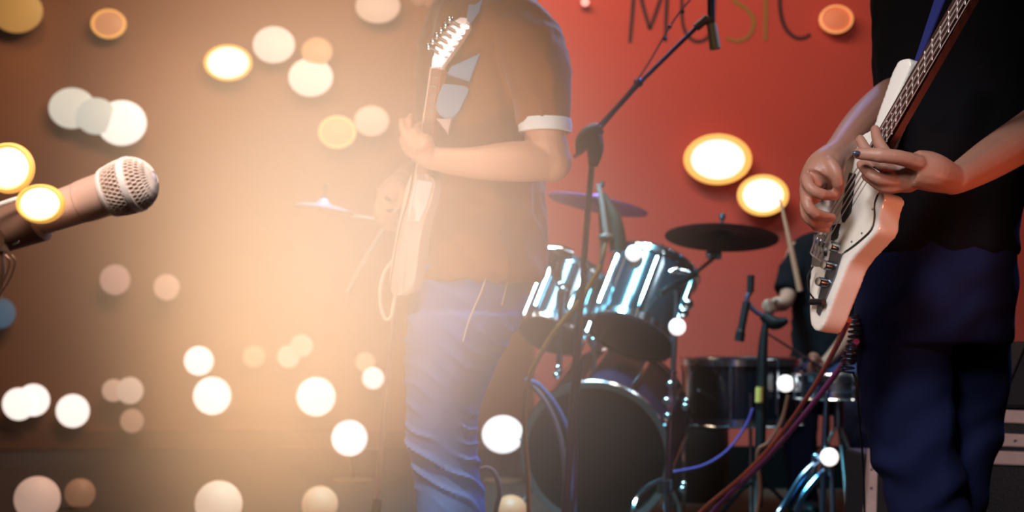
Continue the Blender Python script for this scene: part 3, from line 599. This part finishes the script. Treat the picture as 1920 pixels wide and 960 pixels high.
for q in ([(1240, 900, -.26), (1212, 915, -.3), (1190, 945, -.38), (1180, 985, -.42)], [(1250, 912, -.26), (1262, 925, -.26), (1274, 960, -.22), (1276, 1000, -.2)], [(1246, 912, -.27), (1250, 960, -.3), (1250, 1000, -.3)]):
    qq = [P(x, y, KY+z) for x, y, z in q]; qq[-1].z = .012
    lg = obj('leg', tube(nb(), qq, .010, 8, 4), CHROME, st); obj('rubber_foot', ball(nb(), qq[-1], .014, u=10, v=8), RUBBER, lg)
def hardware_glint(px, py, r, Y, lb):
    p = P(px, py, Y); R = r*Y/F; t = thing('hardware_glint', lb, 'lamp', p)
    obj('glint_ball', ball(nb(), p, R, u=24, v=16), lampmat((255, 242, 236), 1.3), t)  # glowing ball stands in for a blurred specular highlight on the hardware
    obj('clip', tube(nb(), [p, p+V((0, .05, -.01))], R*.4, 10, 1), BLACKM, t)  # added stub behind the glint ball, not a real clip
hardware_glint(1270, 613, 16, KY-.30, 'white glowing ball as highlight on the cymbal stand pole')
hardware_glint(1188, 475, 15, KY-.05, 'white glowing ball as highlight at the rim of the larger tom')
hardware_glint(1473, 719, 16, 5.3, 'white glowing ball as highlight on the dark floor tom side')
hardware_glint(1555, 857, 17, 4.45, 'white glowing ball as highlight on the hi-hat stand')
# left and middle lavender cymbals
c2 = P(1122, 378, KY+.25)
cymbal('ride_cymbal', 'thin lavender cymbal tilted behind the center mic stand', c2, (.20, .05, 1), .20, LVC, c2)
t = thing('cymbal_stand', 'thin stand under the lavender cymbal behind the toms', 'stand', V((c2.x, c2.y+.05, 0)))
obj('pole', tube(nb(), [c2, P(1128, 460, KY+.28), V((c2.x, c2.y+.05, .3))], .007, 8, 2), DARKCHROME, t); tripod(t, (c2.x, c2.y+.05), .34, .22)
c3 = P(606, 386, 5.0)
cymbal('ride_cymbal', 'pale lavender cymbal alone in the glow left of the guitarist', c3, (.14, .0, 1), .115, M('pale_lavender_cymbal', (205, 185, 215), .35, .3), c3)
t = thing('cymbal_stand', 'slim pale stand arm reaching the cymbal left of the guitarist', 'stand', V((P(838, 0, 5.0).x, 5.0, 0))); PTM = M('pale_tan_metal', (190, 150, 120), .4, .4)
obj('boom_arm', tube(nb(), [c3+V((0, 0, .02)), c3+V((0, 0, -.02)), P(700, 410, 5.0), P(838, 440, 5.0)], .004, 8, 3), PTM, t)
obj('pole', tube(nb(), [P(838, 436, 5.0), V((P(838, 0, 5.0).x, 5.0, .3))], .010, 8, 1), PTM, t); tripod(t, (P(838, 0, 5.0).x, 5.0), .32, .12, PTM)
# chrome mount blob between guitarist and tom
cm = thing('tom_clamp', 'bright chrome clamp and wing bolts beside the smaller tom', 'clamp', P(1052, 540, KY-.14))
obj('clamp_body', (lambda b: (tube(b, [P(1026, 470, KY-.14), P(1050, 474, KY-.14), P(1074, 478, KY-.14)], [.024, .030, .020], 12), tube(b, [P(1052, 478, KY-.14), P(1044, 505, KY-.14), P(1050, 528, KY-.14)], [.026, .028, .013], 12))[0])(nb()), CHROME, cm)
for x, y in ((1050, 534), (1056, 543)): obj('bolt', ball(nb(), P(x, y, KY-.15), .014, u=12, v=8), CHROME, cm)
obj('rod', tube(nb(), [P(1056, 540, KY-.14), P(1050, 600, KY-.14), P(1048, 706, KY-.1)], .011, 8), DARKCHROME, cm)
for x, y in ((1046, 690), (1043, 704)): obj('bolt', ball(nb(), P(x, y, KY-.13), .013, u=12, v=8), CHROME, cm)
# ------------------------------------------------------------------ centre boom mic stand
SY = 3.9
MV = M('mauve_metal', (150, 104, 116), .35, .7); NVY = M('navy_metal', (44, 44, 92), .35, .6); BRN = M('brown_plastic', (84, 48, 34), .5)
ms = thing('microphone_stand', 'tall boom microphone stand crossing in front of the drum kit', 'microphone stand', V((P(1070, 0, SY).x, SY, 0)))
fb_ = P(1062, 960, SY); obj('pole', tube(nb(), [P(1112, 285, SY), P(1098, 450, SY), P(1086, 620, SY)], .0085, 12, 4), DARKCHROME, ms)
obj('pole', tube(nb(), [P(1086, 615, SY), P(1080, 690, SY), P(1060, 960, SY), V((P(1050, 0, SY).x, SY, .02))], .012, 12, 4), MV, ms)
obj('base', lathe(nb(), [(.14, 0), (.14, .012), (.03, .03), (.014, .06)], (P(1050, 0, SY).x, SY, 0), (0, 0, 1)), BLACKM, ms)
obj('clutch', (lambda b: (tube(b, [P(1084, 290, SY), P(1095, 266, SY), P(1112, 248, SY), P(1128, 240, SY)], [.006, .026, .026, .016], 14), tube(b, [P(1112, 255, SY), P(1116, 280, SY), P(1112, 312, SY)], [.026, .024, .013], 12))[0])(nb()), BRN, ms)
obj('boom', tube(nb(), [P(1120, 246, SY), P(1200, 155, SY), P(1322, 36, SY)], [.0065, .0065, .0065], 10, 2), NVY, ms)
obj('boom_joint', ball(nb(), P(1197, 155, SY), .014), NVY, ms)
obj('boom_end', tube(nb(), [P(1076, 296, SY), P(1090, 280, SY)], [.004, .008], 8, 1), MV, ms)
obj('boom_tip', tube(nb(), [P(1305, 52, SY), P(1326, 34, SY)], .012, 10, 1), BRN, ms)
obj('cable', tube(nb(), [P(1120, 236, SY-.02), P(1180, 170, SY-.02), P(1215, 120, SY-.02), P(1250, 60, SY-.02), P(1275, 22, SY-.02), P(1296, -2, SY-.02)], .003, 6), M('lavender_cable', (160, 105, 120), .6), ms)
for x, y in ((1247, 72), (1256, 50), (1280, 22)): obj('cable_tie', ball(nb(), P(x, y, SY-.02), .006, u=8, v=6), BLACKP, ms)
om = thing('overhead_microphone', 'small dark microphone hanging at the tip of the tall boom', 'microphone', P(1336, 92, SY))
obj('capsule', tube(nb(), [P(1334, 45, SY), P(1341, 92, SY)], [.014, .016], 14, 1), M('olive_metal', (120, 96, 48), .5, .2), om)
obj('barrel', tube(nb(), [P(1333, -20, SY), P(1334, 42, SY)], .011, 12, 1), BLACKM, om)
obj('clip', tube(nb(), [P(1322, 40, SY), P(1336, 36, SY)], .012, 10, 1), BRN, om)
# tom microphone behind pole
tm = thing('tom_microphone', 'slanted dark drum microphone above the toms with pale arm', 'microphone', P(1150, 470, 4.9))
obj('arm', tube(nb(), [P(1122, 345, 4.9), P(1128, 375, 4.9), P(1137, 440, 4.9)], .010, 10), M('pale_pink_metal', (190, 140, 130), .4, .4), tm)
obj('barrel', tube(nb(), [P(1130, 362, 4.92), P(1152, 412, 4.92), P(1160, 470, 4.92)], [.010, .026, .032], 14), M('dark_olive_metal', (58, 40, 26), .5, .2), tm)
obj('swivel', ball(nb(), P(1136, 445, 4.9), .022, (1.3, 1, .8)), BRN, tm)
obj('hanger', tube(nb(), [P(1138, 440, 4.9), P(1128, 490, 4.9), P(1112, 540, 5.0)], .009, 8), M('tan_metal', (160, 96, 64), .4, .4), tm)
# left thin mic stand beside the glow
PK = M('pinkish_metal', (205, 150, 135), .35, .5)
ls = thing('microphone_stand', 'thin pink lit mic stand standing left of the guitarist', 'microphone stand', V((P(700, 0, 3.3).x, 3.3, 0)))
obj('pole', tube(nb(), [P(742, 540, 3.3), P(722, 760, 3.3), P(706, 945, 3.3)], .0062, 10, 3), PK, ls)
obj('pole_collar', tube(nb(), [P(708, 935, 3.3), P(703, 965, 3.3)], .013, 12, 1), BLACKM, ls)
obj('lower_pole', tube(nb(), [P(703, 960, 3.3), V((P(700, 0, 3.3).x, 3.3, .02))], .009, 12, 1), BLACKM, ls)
obj('base', lathe(nb(), [(.13, 0), (.13, .012), (.03, .03)], (P(700, 0, 3.3).x, 3.3, 0), (0, 0, 1)), BLACKM, ls)
obj('boom', tube(nb(), [P(652, 548, 3.3), P(676, 500, 3.3), P(718, 430, 3.3), P(745, 390, 3.3)], [.0055, .006, .007, .006], 10), M('pale_cream_metal', (240, 220, 205), .35, .3), ls)
obj('boom_joint', tube(nb(), [P(744, 400, 3.3), P(744, 540, 3.3)], .006, 10, 1), PK, ls)
# ------------------------------------------------------------------ drummer
DY = 6.0
def D(px, py, dy=0): return P(px, py, DY+dy)
dr = thing('person', 'seated drummer in black shirt, partly hidden behind the bass guitar', 'person', (D(1550, 0).x, DY, 0))
b = nb(); hc = D(1552, 384, -.02); head(b, hc, (-.2, -1, 0), .92); tube(b, [D(1552, 410), D(1552, 450)], [.05, .055], 12)
loft(b, [(D(1552, 450), .12, .06), (D(1552, 480), .14, .09), (D(1552, 600), .12, .09), (D(1552, 690), .13, .11), (D(1552, 720), .13, .11)])
tube(b, [D(1500, 462), D(1486, 500, -.03), D(1478, 552, -.1)], [.045, .044, .036], 12)
tube(b, [D(1478, 552, -.1), D(1470, 570, -.22), D(1452, 574, -.34)], [.036, .03, .022], 12)
tube(b, [D(1455, 573, -.33), D(1440, 574, -.40)], [.025, .03], 10)
for k in range(4): finger(b, [D(1447+k*2, 565+k*6, -.42), D(1438+k*2, 564+k*6, -.45), D(1434+k*2, 572+k*5, -.45), D(1440+k*2, 578+k*5, -.42)], .009)
finger(b, [D(1450, 566, -.38), D(1456, 560, -.42), D(1462, 562, -.45), D(1466, 566, -.46)], .01)
tube(b, [D(1604, 462), D(1612, 540), D(1610, 600, -.06)], [.045, .042, .036], 12)
tube(b, [D(1610, 600, -.06), D(1575, 650, -.25), D(1545, 682, -.36)], [.036, .03, .022], 12); ball(b, D(1536, 688, -.40), .035, (1, 1.1, .8))
for k in range(4): finger(b, [D(1534-k*2, 676+k*8, -.42), D(1524-k*2, 676+k*8, -.45), D(1518-k, 684+k*7, -.45), D(1522, 690+k*7, -.42)], .009)
finger(b, [D(1540, 680, -.42), D(1532, 668, -.44), D(1524, 664, -.44), D(1518, 668, -.44)], .01)
for s, x0, x1 in ((-1, 1530, 1500), (1, 1575, 1610)):
    tube(b, [D(x0, 715), D((x0+x1)/2, 720, -.2), D(x1, 728, -.42)], [.075, .065, .05], 12); tube(b, [D(x1, 728, -.42), D(x1, 830, -.42), D(x1, 1000, -.42)], [.05, .045, .035], 12)
obj('body', remesh(b, .0065, 3), SKIN2, dr); headparts(dr, hc, (-.2, -1, 0), .92)
b = nb(); loft(b, [(D(1552, 436), .08, .07), (D(1552, 450), .13, .09), (D(1552, 480), .165, .12), (D(1552, 600), .15, .12), (D(1552, 690), .16, .14), (D(1552, 705), .16, .14)])
tube(b, [D(1512, 462), D(1492, 500, -.03), D(1474, 548, -.09)], [.06, .062, .06], 14); tube(b, [D(1592, 462), D(1612, 545, 0)], [.06, .055], 14)
obj('shirt', remesh(b, .01, 4, wr(.01, (1, 1, .5), 8)), BLK, dr)
b = nb(); loft(b, [(D(1552, 695), .165, .14), (D(1552, 735), .165, .15)])
for s, x0, x1 in ((-1, 1530, 1500), (1, 1575, 1610)):
    tube(b, [D(x0, 715), D((x0+x1)/2, 718, -.2), D(x1, 726, -.42)], [.09, .085, .075], 14); tube(b, [D(x1, 726, -.42), D(x1, 840, -.43), D(x1+6, 975, -.43)], [.072, .065, .055], 14)
obj('trousers', remesh(b, .011, 3, wr(.008, (1, 1, 1), 8)), M('navy_trousers', (22, 30, 70), .85), dr)
for x in (1506, 1616): shoe(dr, (D(x, 0, -.43).x, DY-.45, 0), (0, -1, 0), BLACKP)
sl = thing('drum_stool', 'round black drum stool under the drummer', 'stool', (D(1552, 0).x, DY+.02, 0))
obj('seat', lathe(nb(), [(.15, 0), (.17, .02), (.17, .06), (.15, .07)], V((D(1552, 0).x, DY+.02, D(0, 755).z-.05)), (0, 0, 1)), BLACKP, sl)
obj('post', tube(nb(), [V((D(1552, 0).x, DY+.02, .4)), V((D(1552, 0).x, DY+.02, .12))], .015, 10, 1), DARKCHROME, sl); tripod(sl, (D(1552, 0).x, DY+.02), .25, .2)
ds = M('drumstick_wood', (190, 120, 92), .5)
obj('drumstick', tube(nb(), [P(1462, 372, 5.55), P(1480, 450, 5.55), P(1500, 545, 5.57)], [.004, .010, .012], 10, 3), ds, None, 'raised wooden drumstick in front of the drummer shoulder', 'drumstick')
obj('drumstick', tube(nb(), [D(1541, 690, -.45), D(1440, 626, -.55)], [.007, .004], 8, 1), M('dark_stick', (80, 62, 80), .5), None, 'thin dark drumstick pointing left from the drummer lower hand', 'drumstick')
# ------------------------------------------------------------------ small gooseneck mic in front of drummer
gs = thing('microphone_stand', 'black short stand with curved neck in front of drummer', 'microphone stand', V((P(1428, 0, 5.0).x, 5.0, 0)))
obj('gooseneck', tube(nb(), [P(1408, 520, 5.0), P(1407, 545, 5.0), P(1400, 562, 5.0), P(1412, 580, 5.0), P(1430, 592, 5.0), P(1446, 600, 5.0)], .009, 10), M('dull_purple_metal', (84, 66, 84), .4, .4), gs)
obj('neck_tip', tube(nb(), [P(1408, 516, 5.0), P(1407, 548, 5.0)], .013, 10, 1), BLACKP, gs)
obj('clutch', tube(nb(), [P(1430, 590, 5.0), P(1452, 606, 5.0), P(1476, 600, 5.0)], [.018, .026, .012], 10), BLACKP, gs)
obj('pole', tube(nb(), [P(1436, 598, 5.0), P(1430, 660, 5.0), P(1428, 760, 5.0), V((P(1420, 0, 5.0).x, 5.0, .1))], [.010, .018, .020, .018], 10), BLACKP, gs)
obj('pole_label', cyl(nb(), P(1424, 726, 4.978), P(1423, 754, 4.978), .014), M('yellow_sticker', (230, 170, 80), .6), gs)
tripod(gs, (P(1420, 0, 5.0).x, 5.0), .2, .2, BLACKM, .3)
im = thing('snare_microphone', 'black pencil microphone tilted on the curved neck stand', 'microphone', P(1386, 638, 4.97))
obj('barrel', tube(nb(), [P(1400, 566, 4.97), P(1388, 628, 4.97)], .014, 12, 1), BLACKP, im); obj('head', tube(nb(), [P(1388.5, 624, 4.97), P(1386, 640, 4.97)], .018, 12, 1), BLACKM, im)
obj('ring', tube(nb(), [P(1389.3, 618, 4.97), P(1388.6, 622, 4.97)], .0165, 12, 1), DARKCHROME, im)
# ------------------------------------------------------------------ hi-hat stand, right of centre
hh = thing('hi_hat_stand', 'chrome blue lit pedal stand between the cables and the bassist', 'stand', V((P(1550, 0, 4.5).x, 4.5, 0)))
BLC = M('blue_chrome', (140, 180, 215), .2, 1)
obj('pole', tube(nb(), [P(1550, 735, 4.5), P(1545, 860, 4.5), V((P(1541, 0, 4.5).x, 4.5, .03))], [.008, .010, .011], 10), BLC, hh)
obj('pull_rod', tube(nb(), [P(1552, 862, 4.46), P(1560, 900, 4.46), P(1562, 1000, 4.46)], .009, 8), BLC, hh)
obj('top_nut', ball(nb(), P(1551, 732, 4.5), .011, u=10, v=8), CHROME, hh)
for q in ([(1538, 862), (1505, 892), (1468, 950), (1455, 975)], [(1548, 880), (1528, 900), (1500, 940), (1492, 1000)]):
    qq = [P(x, y, 4.5-.02*i) for i, (x, y) in enumerate(q)]; lg = obj('leg', tube(nb(), qq+[V((qq[-1].x-.02, qq[-1].y, .012))], .010, 8, 3), BLC, hh)
obj('clamp_bolt', ball(nb(), P(1530, 858, 4.48), .016, u=10, v=8), BLC, hh)
# ------------------------------------------------------------------ cables
def cable(lb, pts, Y, r, col, grp=None):
    q = [P(p[0], p[1], p[2] if len(p) > 2 else Y) for p in pts]
    obj('cable', tube(nb(), q, r, 8, 8), M('cable_%d_%d_%d' % col, col, .5), None, lb, 'cable', grp)
cable('orange brown cable running from the bass down to lower left', [(1592, 600, 2.6), (1568, 650, 2.9), (1520, 735, 3.2), (1455, 826, 3.6), (1390, 895, 3.8), (1318, 956, 4.0), (1250, 1030, 4.1)], 3, .0058, (196, 92, 66))
cable('purple cable running beside the orange brown one', [(1606, 640, 2.7), (1575, 690, 2.9), (1500, 788, 3.2), (1430, 868, 3.6), (1345, 950, 4.0), (1260, 1050, 4.1)], 3, .0062, (150, 60, 120))
cable('tan yellow cable hanging down left of the drum kit', [(1128, 498), (1090, 560), (1040, 622), (1000, 690), (985, 745), (984, 820), (990, 900), (995, 1060), (1010, 1140)], 4.1, .0072, (255, 150, 66))
cable('thin violet cable sagging over the dark gap', [(1262, 885), (1320, 872), (1366, 842), (1398, 798), (1412, 765)], 4.8, .0048, (84, 62, 140))
cable('bluish curved cable left of the bass drum top', [(984, 712), (1010, 722), (1040, 758), (1062, 800), (1074, 850), (1076, 960), (1070, 1060)], 4.6, .009, (98, 96, 150))
cable('mauve curved cable just below the bluish one', [(992, 716), (1022, 752), (1044, 798), (1056, 850), (1060, 930), (1050, 1060)], 4.65, .008, (150, 104, 118))
cable('pale cable loop behind the guitarist shin', [(893, 884), (915, 878), (930, 893), (937, 925), (930, 960), (920, 1060)], 3.7, .0068, (214, 170, 150))
cable('short purple cable beside the tall mic stand pole', [(1092, 675), (1086, 720), (1078, 780), (1080, 850), (1078, 920), (1068, 1000), (1064, 1150)], 3.85, .0055, (112, 72, 92))
cable('small orange cable end in front of the red gap', [(1478, 740), (1465, 790), (1440, 830), (1420, 850), (1424, 930), (1400, 1040)], 4.3, .006, (150, 84, 60))
b = nb(); q = []
for i in range(90):
    t = i/89; c = P(1596+8*math.sin(t*5), 590+ t*110, 2.72); a_ = i*.85; q.append(c+V((.013*math.cos(a_), .013*math.sin(a_), 0)))
q += [P(1606, 720, 2.72), P(1612, 800, 2.75), P(1620, 900, 2.8), P(1625, 1200, 2.85)]
obj('coiled_cable', tube(b, q, .0022, 6, 2), BLACKP, None, 'black coiled cable hanging beside the bassist hip', 'cable')
# ------------------------------------------------------------------ amplifier and case
AM = M('black_tolex', (24, 20, 30), .7, 0, .3, 200); WT = M('worn_white_strip', (208, 176, 172), .6, 0, .1, 60, .15, 40)
AY = 3.35
def xy(px, py, Y=AY): return P(px, py, Y)
am = thing('amplifier', 'dark amplifier with three white front strips behind the bassist', 'amplifier', V((xy(1960, 0).x, AY+.2, 0)))
a0 = xy(1846, 870); a1 = xy(2080, 768)
obj('cabinet', prism(nb(), [V((xy(1840, 0).x, AY, 0)), V((xy(1840, 0).x, AY, xy(0, 880).z)), V((xy(1866, 0).x, AY, xy(0, 768).z)), V((xy(2100, 0).x, AY, xy(0, 768).z)), V((xy(2100, 0).x, AY, 0))], V((0, .4, 0)), .008), AM, am)
for i, (xa, xb, y0, y1, bot) in enumerate(((1868, 1864, 768, 792, 0), (1854, 1853, 812, 836, 0), (1852, 1845, 845, 870, 0))):
    obj('strip', prism(nb(), [xy(xa, y0, AY-.008), xy(2098, y0+10, AY-.008), xy(2098, y1+10, AY-.008), xy(xb, y1, AY-.008)], V((0, .012, 0)), .002), WT, am)
obj('sloped_top', prism(nb(), [xy(1872, 764), xy(1925, 640), xy(2100, 640), xy(2100, 764)], V((0, .3, 0)), .006), M('dark_grille', (34, 30, 34), .8, 0, .5, 300), am)
for x in (1905, 2000): obj('rivet', ball(nb(), xy(x, 826, AY-.01), .003, u=8, v=6), DARKCHROME, am)
fc = thing('flight_case', 'dark case with one worn white edge behind the bassist leg', 'case', V((xy(1700, 0).x, AY, 0)))
obj('case_box', box(nb(), V(((xy(1640, 0).x+xy(1800, 0).x)/2, AY+.15, xy(0, 858).z/2)), (xy(1800, 0).x-xy(1640, 0).x, .3, xy(0, 858).z), bev=.004), AM, fc)
obj('edge_strip', prism(nb(), [xy(1632, 842, AY-.01), xy(1646, 868, AY-.01), V((xy(1636, 0).x, AY-.01, 0)), V((xy(1606, 0).x, AY-.01, 0))], V((0, .03, 0)), .002), WT, fc)
for y in (880, 915): obj('rivet', ball(nb(), xy(1634, y, AY-.012), .003, u=8, v=6), DARKCHROME, fc)
# ------------------------------------------------------------------ stage haze, lit by the warm spot
hz = bpy.data.materials.new('stage_haze'); hz.use_nodes = True; nt = hz.node_tree; nt.nodes.clear()
out = nt.nodes.new('ShaderNodeOutputMaterial'); sc = nt.nodes.new('ShaderNodeVolumeScatter'); sc.inputs['Color'].default_value = (.98, .82, .62, 1); sc.inputs['Anisotropy'].default_value = .0
tc = nt.nodes.new('ShaderNodeTexCoord'); ln = nt.nodes.new('ShaderNodeVectorMath'); ln.operation = 'LENGTH'
nt.links.new(tc.outputs['Object'], ln.inputs[0])
def mth(op, a, b_=None, cl=False):
    n = nt.nodes.new('ShaderNodeMath'); n.operation = op; n.use_clamp = cl
    for i, x in enumerate((a, b_)):
        if x is None: continue
        if isinstance(x, (int, float)): n.inputs[i].default_value = x
        else: nt.links.new(x, n.inputs[i])
    return n.outputs[0]
f1 = mth('SUBTRACT', 1.0, ln.outputs['Value'], True); f1 = mth('POWER', f1, 3.1)
den = mth('MULTIPLY', f1, 5.2)
nt.links.new(den, sc.inputs['Density']); nt.links.new(sc.outputs[0], out.inputs['Volume'])
b = nb(); ball(b, (0, 0, 0), 1, u=32, v=20); me = bpy.data.meshes.new('haze'); b.to_mesh(me); b.free(); me.materials.append(hz)
ho = bpy.data.objects.new('stage_haze', me); COL.objects.link(ho); ho.location = P(660, 490, 2.28); ho.scale = (.82, .52, .88)
ho['kind'] = 'stuff'; ho['label'] = 'cloud of warm lit stage haze in front of the guitarist'; ho['category'] = 'haze'
